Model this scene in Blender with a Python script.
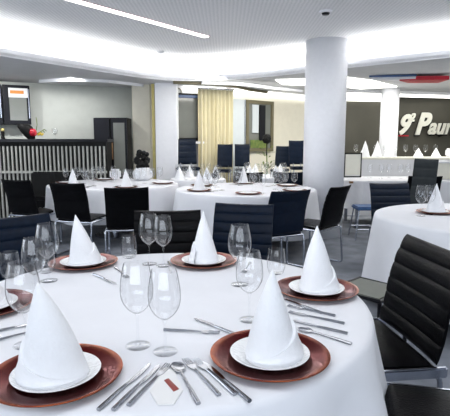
import bpy, bmesh, math, random
from mathutils import Vector, Matrix
PI = math.pi
for o in list(bpy.data.objects): bpy.data.objects.remove(o)
S = bpy.context.scene
COL = S.collection
rnd = random.Random(7)

# ------------------------------------------------------------ camera, world, lights, exposure
cam_d = bpy.data.cameras.new('camera'); cam = bpy.data.objects.new('camera', cam_d); COL.objects.link(cam)
cam_d.sensor_fit = 'HORIZONTAL'; cam_d.sensor_width = 36; cam_d.lens = 36 * 470 / 450
cam.location = (0, 0, 1.36); cam.rotation_euler = (PI / 2 - math.atan(66 / 470), 0, 0)
cam_d.clip_start = 0.05
S.camera = cam
S.view_settings.view_transform = 'Standard'; S.view_settings.look = 'None'
S.view_settings.gamma = 1; S.view_settings.exposure = 0.30; S.view_settings.use_curve_mapping = False
W = bpy.data.worlds.new('world'); S.world = W; W.use_nodes = True
W.node_tree.nodes['Background'].inputs[0].default_value = (0.80, 0.88, 1.0, 1)
W.node_tree.nodes['Background'].inputs[1].default_value = 1.0

def area(name, loc, size, sizey, power, target=None, color=(1, 1, 1), rot=None):
    l = bpy.data.lights.new(name, 'AREA'); l.shape = 'RECTANGLE'; l.size = size; l.size_y = sizey
    l.energy = power; l.color = color
    o = bpy.data.objects.new(name, l); COL.objects.link(o); o.location = loc
    if target is not None:
        o.rotation_euler = (Vector(target) - Vector(loc)).to_track_quat('-Z', 'Y').to_euler()
    if rot: o.rotation_euler = rot
    return o
# daylight through the windows behind the camera and in the left wall
area('window_light_rear', (0.0, -3.4, 1.65), 8.0, 1.7, 125, (0, 3, 1.0), (0.86, 0.92, 1.0))
area('window_light_side', (-5.35, 2.6, 1.65), 4.2, 1.7, 55, (0, 3, 0.9), (0.86, 0.92, 1.0))
# added overhead fill lamps, with no fixtures modelled for them
area('fill_light_table', (-0.3, 1.6, 2.72), 2.6, 1.4, 20, (-0.3, 1.6, 0))
area('fill_light_middle', (-0.6, 5.4, 2.72), 3.2, 0.5, 20, (-0.6, 5.4, 0))
area('fill_light_right', (3.2, 4.0, 2.72), 1.2, 3.0, 26, (3.2, 4.0, 0))
area('fill_light_back', (0.7, 8.6, 2.40), 2.4, 0.5, 46, (0.2, 9.4, 0.6), (1, 0.97, 0.9))
area('fill_light_buffet', (4.2, 8.6, 2.40), 2.4, 0.5, 40, (4.2, 8.8, 0), (1, 0.97, 0.9))
for bx, by in ((-3.7, 7.4), (-2.5, 7.9)):  # added spots that brighten the bar wall, no fittings in the soffit
    bl = bpy.data.lights.new('fill_light_bar', 'SPOT'); bl.energy = 60; bl.spot_size = 2.4; bl.spot_blend = 1; bl.shadow_soft_size = 0.04
    bo = bpy.data.objects.new('fill_light_bar', bl); COL.objects.link(bo); bo.location = (bx, by, 2.40); bo.rotation_euler = (0.75, 0, 0.4)

# ------------------------------------------------------------ materials
def mat(name, color, rough=0.5, metal=0.0, spec=0.5, var=0.0, vscale=8, bump=0.0, bscale=60, color2=None, coat=0.0, sheen=0.0):
    m = bpy.data.materials.new(name); m.use_nodes = True
    nt = m.node_tree; b = nt.nodes['Principled BSDF']
    b.inputs['Base Color'].default_value = (*color, 1); b.inputs['Roughness'].default_value = rough
    b.inputs['Metallic'].default_value = metal; b.inputs['Specular IOR Level'].default_value = spec
    b.inputs['Coat Weight'].default_value = coat
    tc = nt.nodes.new('ShaderNodeTexCoord')
    if var or color2:
        n = nt.nodes.new('ShaderNodeTexNoise'); n.inputs['Scale'].default_value = vscale; n.inputs['Detail'].default_value = 5
        nt.links.new(tc.outputs['Object'], n.inputs['Vector'])
        r = nt.nodes.new('ShaderNodeValToRGB'); r.color_ramp.elements[0].position = 0.35; r.color_ramp.elements[1].position = 0.65
        c2 = color2 or tuple(min(1, c * (1 - var)) for c in color)
        r.color_ramp.elements[0].color = (*c2, 1); r.color_ramp.elements[1].color = (*color, 1)
        nt.links.new(n.outputs['Fac'], r.inputs['Fac']); nt.links.new(r.outputs['Color'], b.inputs['Base Color'])
    if bump:
        n2 = nt.nodes.new('ShaderNodeTexNoise'); n2.inputs['Scale'].default_value = bscale; n2.inputs['Detail'].default_value = 3
        nt.links.new(tc.outputs['Object'], n2.inputs['Vector'])
        bp = nt.nodes.new('ShaderNodeBump'); bp.inputs['Strength'].default_value = bump; bp.inputs['Distance'].default_value = 0.01
        nt.links.new(n2.outputs['Fac'], bp.inputs['Height']); nt.links.new(bp.outputs['Normal'], b.inputs['Normal'])
    return m
def emit(name, color, s):
    m = bpy.data.materials.new(name); m.use_nodes = True; nt = m.node_tree
    nt.nodes.remove(nt.nodes['Principled BSDF'])
    e = nt.nodes.new('ShaderNodeEmission'); e.inputs[0].default_value = (*color, 1); e.inputs[1].default_value = s
    nt.links.new(e.outputs[0], nt.nodes['Material Output'].inputs[0]); return m
def glassy(name, tint=(0.985, 0.988, 0.992), edge=(0.08, 0.09, 0.11), gl=1.0, blend=0.4):
    m = bpy.data.materials.new(name); m.use_nodes = True; nt = m.node_tree
    nt.nodes.remove(nt.nodes['Principled BSDF'])
    lw = nt.nodes.new('ShaderNodeLayerWeight'); lw.inputs['Blend'].default_value = blend
    ramp = nt.nodes.new('ShaderNodeValToRGB')
    ramp.color_ramp.elements[0].color = (*tint, 1); ramp.color_ramp.elements[0].position = 0.60
    ramp.color_ramp.elements[1].color = (*edge, 1); ramp.color_ramp.elements[1].position = 1.0
    nt.links.new(lw.outputs['Facing'], ramp.inputs['Fac'])
    tr = nt.nodes.new('ShaderNodeBsdfTransparent'); nt.links.new(ramp.outputs['Color'], tr.inputs[0])
    g = nt.nodes.new('ShaderNodeBsdfGlossy'); g.inputs['Roughness'].default_value = 0.03
    g.inputs['Color'].default_value = (gl, gl, gl, 1)
    l2 = nt.nodes.new('ShaderNodeLayerWeight'); l2.inputs['Blend'].default_value = 0.5
    pw = nt.nodes.new('ShaderNodeMath'); pw.operation = 'POWER'; pw.inputs[1].default_value = 4.0
    nt.links.new(l2.outputs['Facing'], pw.inputs[0])
    fr = nt.nodes.new('ShaderNodeMath'); fr.operation = 'MULTIPLY_ADD'; fr.inputs[1].default_value = 0.75; fr.inputs[2].default_value = 0.035
    nt.links.new(pw.outputs[0], fr.inputs[0])
    mx = nt.nodes.new('ShaderNodeMixShader')
    nt.links.new(fr.outputs[0], mx.inputs[0]); nt.links.new(tr.outputs[0], mx.inputs[1]); nt.links.new(g.outputs[0], mx.inputs[2])
    nt.links.new(mx.outputs[0], nt.nodes['Material Output'].inputs[0]); return m

def ceiling_mat():
    m = mat('perforated_ceiling', (0.80, 0.81, 0.83), 0.75); nt = m.node_tree; b = nt.nodes['Principled BSDF']
    tc = nt.nodes.new('ShaderNodeTexCoord')
    v = nt.nodes.new('ShaderNodeTexVoronoi'); v.inputs['Scale'].default_value = 24; v.inputs['Randomness'].default_value = 0.12
    nt.links.new(tc.outputs['Object'], v.inputs['Vector'])
    r = nt.nodes.new('ShaderNodeValToRGB')
    r.color_ramp.elements[0].position = 0.2; r.color_ramp.elements[0].color = (0.77, 0.78, 0.79, 1)
    r.color_ramp.elements[1].position = 0.42; r.color_ramp.elements[1].color = (0.94, 0.94, 0.95, 1)
    nt.links.new(v.outputs['Distance'], r.inputs['Fac']); nt.links.new(r.outputs['Color'], b.inputs['Base Color'])
    return m
def charger_mat():
    m = mat('copper_red_lacquer', (0.27, 0.022, 0.012), 0.24, 0.85, 0.2); nt = m.node_tree; b = nt.nodes['Principled BSDF']
    tc = nt.nodes.new('ShaderNodeTexCoord')
    sp = nt.nodes.new('ShaderNodeVectorMath'); sp.operation = 'LENGTH'
    mul = nt.nodes.new('ShaderNodeVectorMath'); mul.operation = 'MULTIPLY'; mul.inputs[1].default_value = (1, 1, 0)
    nt.links.new(tc.outputs['Object'], mul.inputs[0]); nt.links.new(mul.outputs[0], sp.inputs[0])
    n = nt.nodes.new('ShaderNodeTexNoise'); n.inputs['Scale'].default_value = 14; n.inputs['Detail'].default_value = 6
    nt.links.new(tc.outputs['Object'], n.inputs['Vector'])
    ad = nt.nodes.new('ShaderNodeMath'); ad.operation = 'MULTIPLY_ADD'; ad.inputs[1].default_value = 0.075
    nt.links.new(n.outputs['Fac'], ad.inputs[0]); nt.links.new(sp.outputs['Value'], ad.inputs[2])
    r = nt.nodes.new('ShaderNodeValToRGB')
    r.color_ramp.elements[0].position = 0.185; r.color_ramp.elements[0].color = (0.11, 0.004, 0.004, 1)
    r.color_ramp.elements[1].position = 0.225; r.color_ramp.elements[1].color = (0.40, 0.11, 0.03, 1)
    nt.links.new(ad.outputs[0], r.inputs['Fac']); nt.links.new(r.outputs['Color'], b.inputs['Base Color'])
    return m
def china_mat():
    m = mat('white_china', (0.84, 0.85, 0.86), 0.18, 0, 0.5, coat=0.3); nt = m.node_tree; b = nt.nodes['Principled BSDF']
    tc = nt.nodes.new('ShaderNodeTexCoord')
    w = nt.nodes.new('ShaderNodeTexWave'); w.wave_type = 'RINGS'; w.inputs['Scale'].default_value = 16; w.inputs['Distortion'].default_value = 9
    w.inputs['Detail Scale'].default_value = 4
    nt.links.new(tc.outputs['Object'], w.inputs['Vector'])
    bp = nt.nodes.new('ShaderNodeBump'); bp.inputs['Strength'].default_value = 0.35; bp.inputs['Distance'].default_value = 0.004
    nt.links.new(w.outputs['Fac'], bp.inputs['Height']); nt.links.new(bp.outputs['Normal'], b.inputs['Normal'])
    return m
def carpet_mat():
    m = mat('grey_carpet', (0.27, 0.29, 0.33), 0.95, 0, 0.1, color2=(0.19, 0.205, 0.235), vscale=5, bump=0.3, bscale=400)
    return m

M = dict(
    ceiling=ceiling_mat(), soffit=mat('soffit_paint', (0.66, 0.67, 0.69), 0.7, var=0.04), lip=mat('lip_paint', (0.82, 0.83, 0.86), 0.5, var=0.03),
    wall=mat('plaster_wall', (0.70, 0.70, 0.67), 0.8, var=0.04, bump=0.05), barwall=mat('grey_green_wall', (0.54, 0.56, 0.52), 0.8, var=0.05),
    cream=mat('cream_wall', (0.80, 0.76, 0.64), 0.8, var=0.04), dark=mat('olive_dark_wall', (0.085, 0.08, 0.062), 0.7, var=0.15, vscale=2),
    white=mat('white_paint', (0.82, 0.83, 0.86), 0.5, var=0.03), column=mat('column_plaster', (0.83, 0.84, 0.88), 0.55, var=0.03, vscale=20, bump=0.15, bscale=90),
    floor=carpet_mat(), cloth=mat('white_tablecloth', (0.80, 0.81, 0.85), 0.85, 0, 0.2, var=0.03, vscale=6, bump=0.15, bscale=18),
    napkin=mat('napkin_linen', (0.86, 0.87, 0.90), 0.85, 0, 0.2, var=0.02, vscale=30, bump=0.25, bscale=120),
    charger=charger_mat(), china=china_mat(), steel=mat('steel', (0.42, 0.43, 0.46), 0.16, 1.0, var=0.12, vscale=30),
    chrome=mat('brushed_chrome', (0.50, 0.53, 0.60), 0.2, 1.0, var=0.1, vscale=12),
    leather=mat('black_leather', (0.003, 0.003, 0.004), 0.36, 0, 0.09, var=0.3, vscale=25, bump=0.25, bscale=180),
    navy=mat('navy_leather', (0.003, 0.009, 0.024), 0.40, 0, 0.17, var=0.3, vscale=25, bump=0.2, bscale=180),
    bluec=mat('blue_fabric', (0.05, 0.13, 0.32), 0.6, 0, 0.4, var=0.3, vscale=25), greyl=mat('dark_grey_mesh', (0.022, 0.028, 0.032), 0.4, 0, 0.2, var=0.2),
    black=mat('black_lacquer', (0.006, 0.006, 0.010), 0.3, 0, 0.25, var=0.2), blackm=mat('matt_black', (0.009, 0.009, 0.009), 0.6, 0, 0.2, var=0.2),
    slat=mat('pale_slats', (0.50, 0.50, 0.46), 0.5, var=0.1), wood=mat('wood', (0.30, 0.17, 0.08), 0.5, color2=(0.18, 0.09, 0.04), vscale=12),
    curtain=mat('curtain_cloth', (0.72, 0.66, 0.46), 0.85, 0, 0.2, var=0.08, vscale=4), orange=mat('orange_card', (0.75, 0.28, 0.05), 0.5, var=0.1),
    red=mat('red_gloss', (0.55, 0.01, 0.03), 0.35, var=0.1), blue=mat('blue_gloss', (0.03, 0.08, 0.22), 0.35, var=0.1), green=mat('leaf_green', (0.09, 0.16, 0.03), 0.6, color2=(0.2, 0.24, 0.06), vscale=14),
    yellow=mat('yellow_petals', (0.75, 0.55, 0.06), 0.6, var=0.1), glass=glassy('clear_glass'), pane=glassy('window_glass', (0.9, 0.92, 0.92), (0.6, 0.62, 0.62)),
    frosted=mat('frosted_panel', (0.62, 0.67, 0.70), 0.35, var=0.03), greypane=mat('grey_pane', (0.20, 0.21, 0.19), 0.12, var=0.15, vscale=2), olive=mat('olive_frame', (0.16, 0.14, 0.08), 0.5, var=0.1),
    gold=mat('gold_trim', (0.60, 0.50, 0.18), 0.4, 0.3, var=0.1), letter=mat('sign_white', (0.80, 0.79, 0.70), 0.4, var=0.03), stoneglass=mat('grey_stool_top', (0.16, 0.17, 0.15), 0.55, 0, 0.2, var=.1), paper=mat('paper', (0.82, 0.82, 0.82), 0.6, var=0.03),
    led=emit('led_strip', (1, 0.99, 0.97), 38), slot=emit('slot_diffuser', (1, 0.93, 0.90), 5), panel=emit('light_panel', (1, 0.99, 0.93), 3.0), pinkish=mat('slot_frame', (0.62, 0.42, 0.46), 0.5, var=0.05),
)

# ------------------------------------------------------------ mesh helpers
def link(name, me, m, parent=None, smooth=False, loc=None, rz=0):
    if smooth:
        for p in me.polygons: p.use_smooth = True
        me.set_sharp_from_angle(angle=0.85)
    me.materials.append(M[m] if isinstance(m, str) else m)
    o = bpy.data.objects.new(name, me); COL.objects.link(o)
    if parent: o.parent = parent
    if loc is not None: o.location = loc
    o.rotation_euler.z = rz
    return o
def obj(name, bm, m, parent=None, smooth=False, loc=None, rz=0):
    bmesh.ops.recalc_face_normals(bm, faces=bm.faces)
    me = bpy.data.meshes.new(name); bm.to_mesh(me); bm.free()
    return link(name, me, m, parent, smooth, loc, rz)
def B(): return bmesh.new()
def box(bm, c, s, rz=0, bev=0.0):
    r = bmesh.ops.create_cube(bm, size=1); vs = r['verts']
    bmesh.ops.scale(bm, vec=s, verts=vs)
    if bev:
        es = list({e for v in vs for e in v.link_edges})
        g = bmesh.ops.bevel(bm, geom=es, offset=bev, segments=2, affect='EDGES')
        vs = list({v for f in g['faces'] for v in f.verts} | {v for v in vs if v.is_valid})
        # gather whole island
        seen = set(vs); st = list(vs)
        while st:
            v = st.pop()
            for e in v.link_edges:
                w = e.other_vert(v)
                if w not in seen: seen.add(w); st.append(w)
        vs = list(seen)
    if rz: bmesh.ops.rotate(bm, cent=(0, 0, 0), matrix=Matrix.Rotation(rz, 3, 'Z'), verts=vs)
    bmesh.ops.translate(bm, vec=c, verts=vs)
    return bm
def lathe(bm, prof, n=40, cap=False, f=None, cx=0, cy=0, cz=0):
    rings = []
    for i, (r, z) in enumerate(prof):
        if r < 1e-6: rings.append([bm.verts.new((cx, cy, cz + z))]); continue
        ring = []
        for k in range(n):
            a = 2 * PI * k / n
            rr, zz = (r, z) if not f else f(a, r, z)
            ring.append(bm.verts.new((cx + rr * math.cos(a), cy + rr * math.sin(a), cz + zz)))
        rings.append(ring)
    for A, Bq in zip(rings, rings[1:]):
        for k in range(n):
            k2 = (k + 1) % n
            if len(A) == 1 and len(Bq) == 1: continue
            if len(A) == 1: bm.faces.new((A[0], Bq[k], Bq[k2]))
            elif len(Bq) == 1: bm.faces.new((A[k], Bq[0], A[k2]))
            else: bm.faces.new((A[k], A[k2], Bq[k2], Bq[k]))
    if cap:
        for R in (rings[0], rings[-1]):
            if len(R) > 2: bm.faces.new(R)
    return bm
def tube(bm, pts, r, n=8, closed=False, flat=1.0):
    pts = [Vector(p) for p in pts]; rings = []; N = len(pts); prev = None
    for i, p in enumerate(pts):
        a = pts[(i - 1) % N] if (closed or i > 0) else p
        b = pts[(i + 1) % N] if (closed or i < N - 1) else p
        t = (b - a).normalized()
        if prev is None:
            up = Vector((0, 0, 1)) if abs(t.z) < 0.9 else Vector((0, 1, 0))
            s = t.cross(up).normalized()
        else:
            s = (prev - t * prev.dot(t))
            s = s.normalized() if s.length > 1e-4 else t.orthogonal().normalized()
        prev = s; u = s.cross(t)
        rr = r(i / (N - 1)) if callable(r) else r
        rings.append([bm.verts.new(p + s * rr * flat * math.cos(2 * PI * k / n) + u * rr * math.sin(2 * PI * k / n)) for k in range(n)])
    seq = list(zip(rings, rings[1:])) + ([(rings[-1], rings[0])] if closed else [])
    for A, C in seq:
        for k in range(n): bm.faces.new((A[k], A[(k + 1) % n], C[(k + 1) % n], C[k]))
    if not closed: bm.faces.new(rings[0]); bm.faces.new(rings[-1])
    return bm
def prism(bm, poly, z0, z1):
    a = [bm.verts.new((x, y, z0)) for x, y in poly]; b = [bm.verts.new((x, y, z1)) for x, y in poly]
    bm.faces.new(a); bm.faces.new(b)
    for i in range(len(poly)):
        j = (i + 1) % len(poly); bm.faces.new((a[i], a[j], b[j], b[i]))
    return bm
def arc(pts, rad, seg=5):
    """round the corners of a closed polyline in 3-D"""
    out = []; n = len(pts)
    for i in range(n):
        p = Vector(pts[i]); a = Vector(pts[i - 1]); b = Vector(pts[(i + 1) % n])
        d1 = (a - p).normalized() * rad; d2 = (b - p).normalized() * rad
        for k in range(seg + 1):
            t = k / seg; out.append(p + d1 * (1 - t) ** 2 + d2 * t ** 2)
    return out
def tag(o, label=None, cat=None, group=None, kind=None):
    if label: o['label'] = label
    if cat: o['category'] = cat
    if group: o['group'] = group
    if kind: o['kind'] = kind
    return o
def thing(name, label, cat, loc=(0, 0, 0), rz=0, group=None):
    o = bpy.data.objects.new(name, None); COL.objects.link(o); o.location = loc; o.rotation_euler.z = rz
    o.empty_display_size = 0.1
    return tag(o, label, cat, group)
def kids(o): return [c for c in bpy.data.objects if c.parent == o]
class Proto:
    """first use moves the original, later uses copy the thing with its parts"""
    def __init__(s, root): s.root = root; s.used = False; s.kids = None
    def put(s, loc, rz, label, group=None, cat=None, scale=None):
        if not s.used:
            s.used = True; r = s.root
            s.kids = [(c, kids(c)) for c in kids(r)]
        else:
            r = s.root.copy(); COL.objects.link(r)
            for c, g in s.kids:
                d = c.copy(); COL.objects.link(d); d.parent = r
                for e in g:
                    f = e.copy(); COL.objects.link(f); f.parent = d
        r.location = loc; r.rotation_euler = (0, 0, rz); r['label'] = label
        if cat: r['category'] = cat
        if scale: r.scale = scale
        if group: r['group'] = group
        elif 'group' in r.keys(): del r['group']
        return r
def struct(name, bm, m, parent=None, smooth=False, loc=None, rz=0):
    o = obj(name, bm, m, parent, smooth, loc, rz)
    if not parent: o['kind'] = 'structure'
    return o

# ------------------------------------------------------------ the room
CZ, SZ = 2.75, 2.42
XL, XR, YN = -5.5, 6.6, -3.6
struct('floor', prism(B(), [(XL, YN), (XR, YN), (XR, 12.4), (XL, 12.4)], -0.08, 0), 'floor')
struct('ceiling', prism(B(), [(XL, YN), (XR, YN), (XR, 10.2), (XL, 10.2)], CZ, CZ + 0.1), 'ceiling')
lip = [(-5.5, 2.0), (-4.2, 4.05), (-2.75, 5.98), (-1.98, 7.12), (-1.45, 7.85), (-1.0, 8.28), (-0.7, 8.36), (-0.30, 8.32), (0.25, 8.14), (0.80, 7.75), (1.28, 7.33), (2.1, 6.64), (2.81, 6.10), (4.3, 4.9), (6.6, 2.8)]
struct('trim_1', prism(B(), lip + [(6.6, 12.4), (-5.5, 12.4)], SZ, SZ + 0.03), 'soffit')
def ribbon(bm, pts, z0, z1, th):
    n = len(pts)
    def nrm(i):
        a = Vector(pts[max(0, i - 1)]); b = Vector(pts[min(n - 1, i + 1)]); d = (b - a).normalized(); return Vector((-d.y, d.x))
    L = [[bm.verts.new((pts[i][0] + nrm(i).x * o, pts[i][1] + nrm(i).y * o, z)) for o, z in ((0, z0), (th, z0), (th, z1), (0, z1))] for i in range(n)]
    for A, C in zip(L, L[1:]):
        for k in range(4): bm.faces.new((A[k], A[(k + 1) % 4], C[(k + 1) % 4], C[k]))
    bm.faces.new(L[0]); bm.faces.new(L[-1]); return bm
struct('trim_2', ribbon(B(), lip, SZ - 0.012, SZ + 0.085, 0.035), 'lip')
def shift(pts, d):
    n = len(pts); out = []
    for i in range(n):
        a = Vector(pts[max(0, i - 1)]); b = Vector(pts[min(n - 1, i + 1)]); t = (b - a).normalized(); out.append((pts[i][0] - t.y * d, pts[i][1] + t.x * d))
    return out
struct('wall_cove', ribbon(B(), shift(lip, 0.75), SZ + 0.03, CZ, 0.04), 'white')
led = obj('cove_light', ribbon(B(), shift(lip, 0.16), SZ + 0.032, SZ + 0.05, 0.06), 'led')
tag(led, 'long hidden white light strip in the curved cove above the ceiling lip', 'light')
def seg_wall(name, a, b, z0, z1, m, th=0.12):
    bm = B(); A = Vector(a); Bv = Vector(b); d = (Bv - A).normalized(); n = Vector((-d.y, d.x)) * th
    prism(bm, [tuple(A), tuple(Bv), tuple(Bv + n), tuple(A + n)], z0, z1)
    return struct(name, bm, m)
seg_wall('wall_bar', (-5.5, 7.77), (-1.3, 9.82), 0, SZ, 'barwall')
seg_wall('wall_corner', (-1.3, 9.82), (-1.3, 9.0), 0, SZ, 'cream', -0.1)
seg_wall('wall_back_left', (-1.3, 9.0), (0.05, 9.6), 0, SZ, 'white')
seg_wall('wall_back_middle', (0.05, 9.6), (1.95, 11.2), 0, SZ, 'cream')
seg_wall('wall_back_right', (1.95, 11.2), (6.6, 12.0), 0, SZ, 'dark')
seg_wall('wall_right', (6.6, 12.3), (6.6, YN), 0, CZ, 'wall', 0.12)
# left wall with a window band, rear wall with windows
bm = B()
box(bm, (-5.56, 2.1, 0.4), (0.12, 11.4, 0.8)); box(bm, (-5.56, 2.1, 2.62), (0.12, 11.4, 0.26))
box(bm, (-5.56, -1.75, 1.645), (0.12, 3.7, 1.7)); box(bm, (-5.56, 6.5, 1.645), (0.12, 2.6, 1.7))
struct('wall_left', bm, 'wall')
bm = B()
box(bm, (0.55, YN - 0.06, 0.4), (12.1, 0.12, 0.8)); box(bm, (0.55, YN - 0.06, 2.62), (12.1, 0.12, 0.26))
for x, w in ((-4.85, 1.3), (-1.4, 0.3), (1.4, 0.3), (5.4, 2.4)): box(bm, (x, YN - 0.06, 1.645), (w, 0.12, 1.7))
struct('wall_rear', bm, 'wall')
for i, (cx, w) in enumerate(((-2.875, 2.65), (0, 2.5), (2.875, 2.65))):
    bm = B()
    for dx in (-w / 2 + .03, 0, w / 2 - .03): box(bm, (cx + dx, YN - 0.06, 1.645), (0.06, 0.06, 1.68))
    for z in (0.83, 2.46): box(bm, (cx, YN - 0.06, z), (w - .02, 0.06, 0.05))
    o = struct('window_%d' % (i + 3), bm, 'white'); box_b = box(B(), (cx, YN - 0.06, 1.645), (w - .08, 0.01, 1.6)); obj('window_pane', box_b, 'pane', o)
bm = B()
for y in (0.13, 2.65, 5.17): box(bm, (-5.56, y, 1.645), (0.06, 0.06, 1.68))
for z in (0.83, 2.46): box(bm, (-5.56, 2.65, z), (0.06, 5.1, 0.05))
o = struct('window_6', bm, 'white'); obj('window_pane', box(B(), (-5.56, 2.65, 1.645), (0.01, 5.0, 1.6)), 'pane', o)

# columns
def colprof(r, h): return [(r, 0), (r, h)]
o = struct('column', lathe(B(), [(0, 0.001), (0.29, 0.001), (0.29, CZ), (0, CZ)], 56), 'column', smooth=False, loc=(1.42, 6.8, 0))
for p in o.data.polygons: p.use_smooth = abs(p.normal.z) < 0.5
o.name = 'trim_3'
struct('trim_4', box(B(), (-1.07, 8.83, SZ / 2), (0.40, 0.30, SZ), 0, 0.01), 'column')
struct('trim_5', box(B(), (-1.57, 9.12, SZ / 2), (0.34, 0.3, SZ), 0, 0.01), 'cream')
struct('trim_6', box(B(), (-1.335, 8.95, SZ / 2), (0.05, 0.1, SZ)), 'gold')
o = struct('trim_7', lathe(B(), [(0, 0.001), (0.175, 0.001), (0.175, SZ), (0, SZ)], 40), 'column', loc=(3.30, 9.6, 0))
for p in o.data.polygons: p.use_smooth = abs(p.normal.z) < 0.5

# ceiling slot light: a recessed box of light
sa, sb = Vector((-3.60, 2.12)), Vector((-0.245, 6.50)); dd = (sb - sa).normalized(); nn = Vector((-dd.y, dd.x))
t = thing('ceiling_light', 'long thin white slot light set diagonally in the perforated ceiling', 'light', (0, 0, 0))
def strip(w, a=sa, b=sb): return [tuple(a + nn * w), tuple(b + nn * w), tuple(b - nn * w), tuple(a - nn * w)]
obj('frame', prism(B(), strip(0.052, sa - dd * .02, sb + dd * .02), CZ - 0.006, CZ), 'pinkish', t)
obj('diffuser', prism(B(), strip(0.040), CZ - 0.014, CZ - 0.004), 'slot', t)
def panel(label, poly, z=SZ):
    o = thing('ceiling_light', label, 'light')
    obj('diffuser', prism(B(), poly, z - 0.02, z), 'panel', o); return o
panel('bright ceiling panel light just left of the big round column', [(0.86, 8.25), (1.35, 8.15), (1.52, 8.95), (1.05, 8.85)])
panel('bright wedge shaped ceiling light right of the big round column', [(2.0, 7.95), (2.55, 8.35), (3.30, 9.25), (2.7, 9.6), (2.2, 9.2)])
panel('long bright ceiling light band above the dark sign wall', [(2.1, 9.95), (3.6, 10.1), (5.6, 11.0), (5.6, 11.6), (2.6, 10.8)])
def cornice(a, b, label):
    A = Vector(a); Bv = Vector(b); d = (Bv - A).normalized(); n = Vector((d.y, -d.x))
    o = obj('cornice_light', prism(B(), [tuple(A + n * .005), tuple(Bv + n * .005), tuple(Bv + n * .06), tuple(A + n * .06)], SZ - 0.10, SZ - 0.004), 'panel'); tag(o, label, 'light')
cornice((0.12, 9.66), (1.9, 11.16), 'glowing cornice light along the top of the cream back wall')
cornice((-0.8, 9.22), (0.0, 9.58), 'glowing cornice light above the pleated curtain')
cornice((2.1, 11.23), (3.9, 11.53), 'glowing cornice light above the dark wall left of the sign')
# curved beams on the soffit
for nm, pts, w, m in (('trim_8', [(-0.9, 8.45), (-0.3, 8.62), (0.2, 9.0), (0.5, 9.6), (0.9, 10.1)], 0.05, 'olive'), ('trim_9', [(-0.4, 8.5), (0.3, 8.7), (0.9, 9.3), (1.6, 9.9)], 0.10, 'lip'), ('trim_10', [(2.0, 9.75), (3.0, 9.95), (4.4, 10.3), (6.2, 10.75)], 0.08, 'lip'), ('trim_11', [(-3.2, 8.3), (-2.6, 8.1), (-2.0, 8.3), (-1.5, 8.9)], 0.03, 'lip')):
    struct(nm, ribbon(B(), pts, SZ - 0.05, SZ, w), m)
# sensors in the ceiling
t = thing('ceiling_sensor', 'small black ceiling sensor above the big round column', 'sensor', (1.08, 5.28, CZ))
obj('base', lathe(B(), [(0, 0), (.07, 0), (.065, -.02), (0, -.022)], 20), 'white', t)
obj('lens', lathe(B(), [(0, -.02), (.045, -.022), (.035, -.04), (0, -.045)], 16), 'black', t)
o = obj('smoke_detector', lathe(B(), [(0, 0), (.06, 0), (.055, -.02), (.02, -.035), (0, -.035)], 20), 'white', loc=(-1.0, 7.55, CZ)); tag(o, 'small white round smoke detector in the ceiling near the corner pillar', 'sensor')

# ------------------------------------------------------------ bar corner, left
t = thing('bar_counter', 'tall dark bar counter faced with pale vertical slats', 'counter', (0, 0, 0))
obj('body', box(B(), (-3.1, 8.10, 0.68), (2.24, 0.34, 1.36)), 'blackm', t)
obj('countertop', box(B(), (-3.1, 8.09, 1.385), (2.30, 0.42, 0.05), 0, 0.008), 'black', t)
bm = B(); x = -4.19
while x < -2.0:
    box(bm, (x, 7.915, 0.66), (0.026, 0.03, 1.26)); x += 0.070
obj('slats', bm, 'slat', t)
obj('rail', box(B(), (-3.1, 7.895, 0.86), (2.24, 0.02, 0.04)), 'slat', t)
u = Vector((4.2, 2.05)).normalized(); wa = math.atan2(u.y, u.x); wn = Vector((u.y, -u.x))
def onwall(s, off): p = Vector((-5.5, 7.77)) + u * s + wn * off; return p.x, p.y
for s, lab in ((1.49, 'black framed wall cabinet cut by the left edge of the photo'), (1.945, 'black framed glass wall cabinet with an orange sign inside')):
    x, y = onwall(s, 0.12)
    t = thing('wall_cabinet', lab, 'cabinet', (x, y, 1.665), wa, None)
    obj('body', box(B(), (0, 0.0, 0.34), (0.44, 0.22, 0.68), 0, 0.006), 'black', t)
    d = obj('door', box(B(), (0.0, -0.125, 0.34), (0.43, 0.025, 0.67), 0, 0.005), 'black', t)
    obj('glass_panel', box(B(), (0.02, -0.141, 0.27), (0.28, 0.006, 0.40)), 'greypane', d)
    obj('white_card', box(B(), (0.03, -0.141, 0.545), (0.31, 0.008, 0.16)), 'paper', d)
    obj('orange_card', box(B(), (0.01, -0.147, 0.555), (0.22, 0.006, 0.055)), 'orange', d)
    obj('handle', box(B(), (0.195, -0.15, 0.36), (0.015, 0.02, 0.5)), 'chrome', d)
def vase_flower():
    t = thing('flower_vase', 'black leaning vase with a red tulip on the bar counter', 'vase', (-3.28, 8.05, 1.412))
    bm = B(); lathe(bm, [(0, 0), (.06, 0), (.085, .05), (.11, .13), (.12, .20), (.09, .25), (0.07, .25), (0.06, .05), (0, .04)], 20)
    for v in bm.verts: v.co.x += -0.5 * v.co.z
    obj('vase', bm, 'blackm', t, True)
    bm = B()
    for k in range(7):
        a = k * 2 * PI / 7
        lathe(bm, [(0, 0), (.03, .02), (.042, .07), (.025, .11), (0, .13)], 8, cx=.05 + .025 * math.cos(a), cy=-.04 + .025 * math.sin(a), cz=.04)
    obj('petals', bm, 'red', t, True)
    bm = B()
    for k in range(5): lathe(bm, [(0, 0), (.015, .01), (.012, .03), (0, .04)], 6, cx=.13 + .02 * k, cy=-.03, cz=.05 + .012 * (k % 3))
    obj('yellow_petals', bm, 'yellow', t)
    bm = B(); tube(bm, [(.0, 0, .0), (.08, 0, .1), (.11, 0, .24), (.10, 0, .36)], .006, 6)
    for k in range(4): tube(bm, [(.03, 0, .05), (.12 + k * .03, .02 * k, .10 + .02 * k), (.17 + .03 * k, 0, .07 + .02 * k)], .009, 6, flat=.4)
    obj('stem', bm, 'green', t)
vase_flower()
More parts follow.
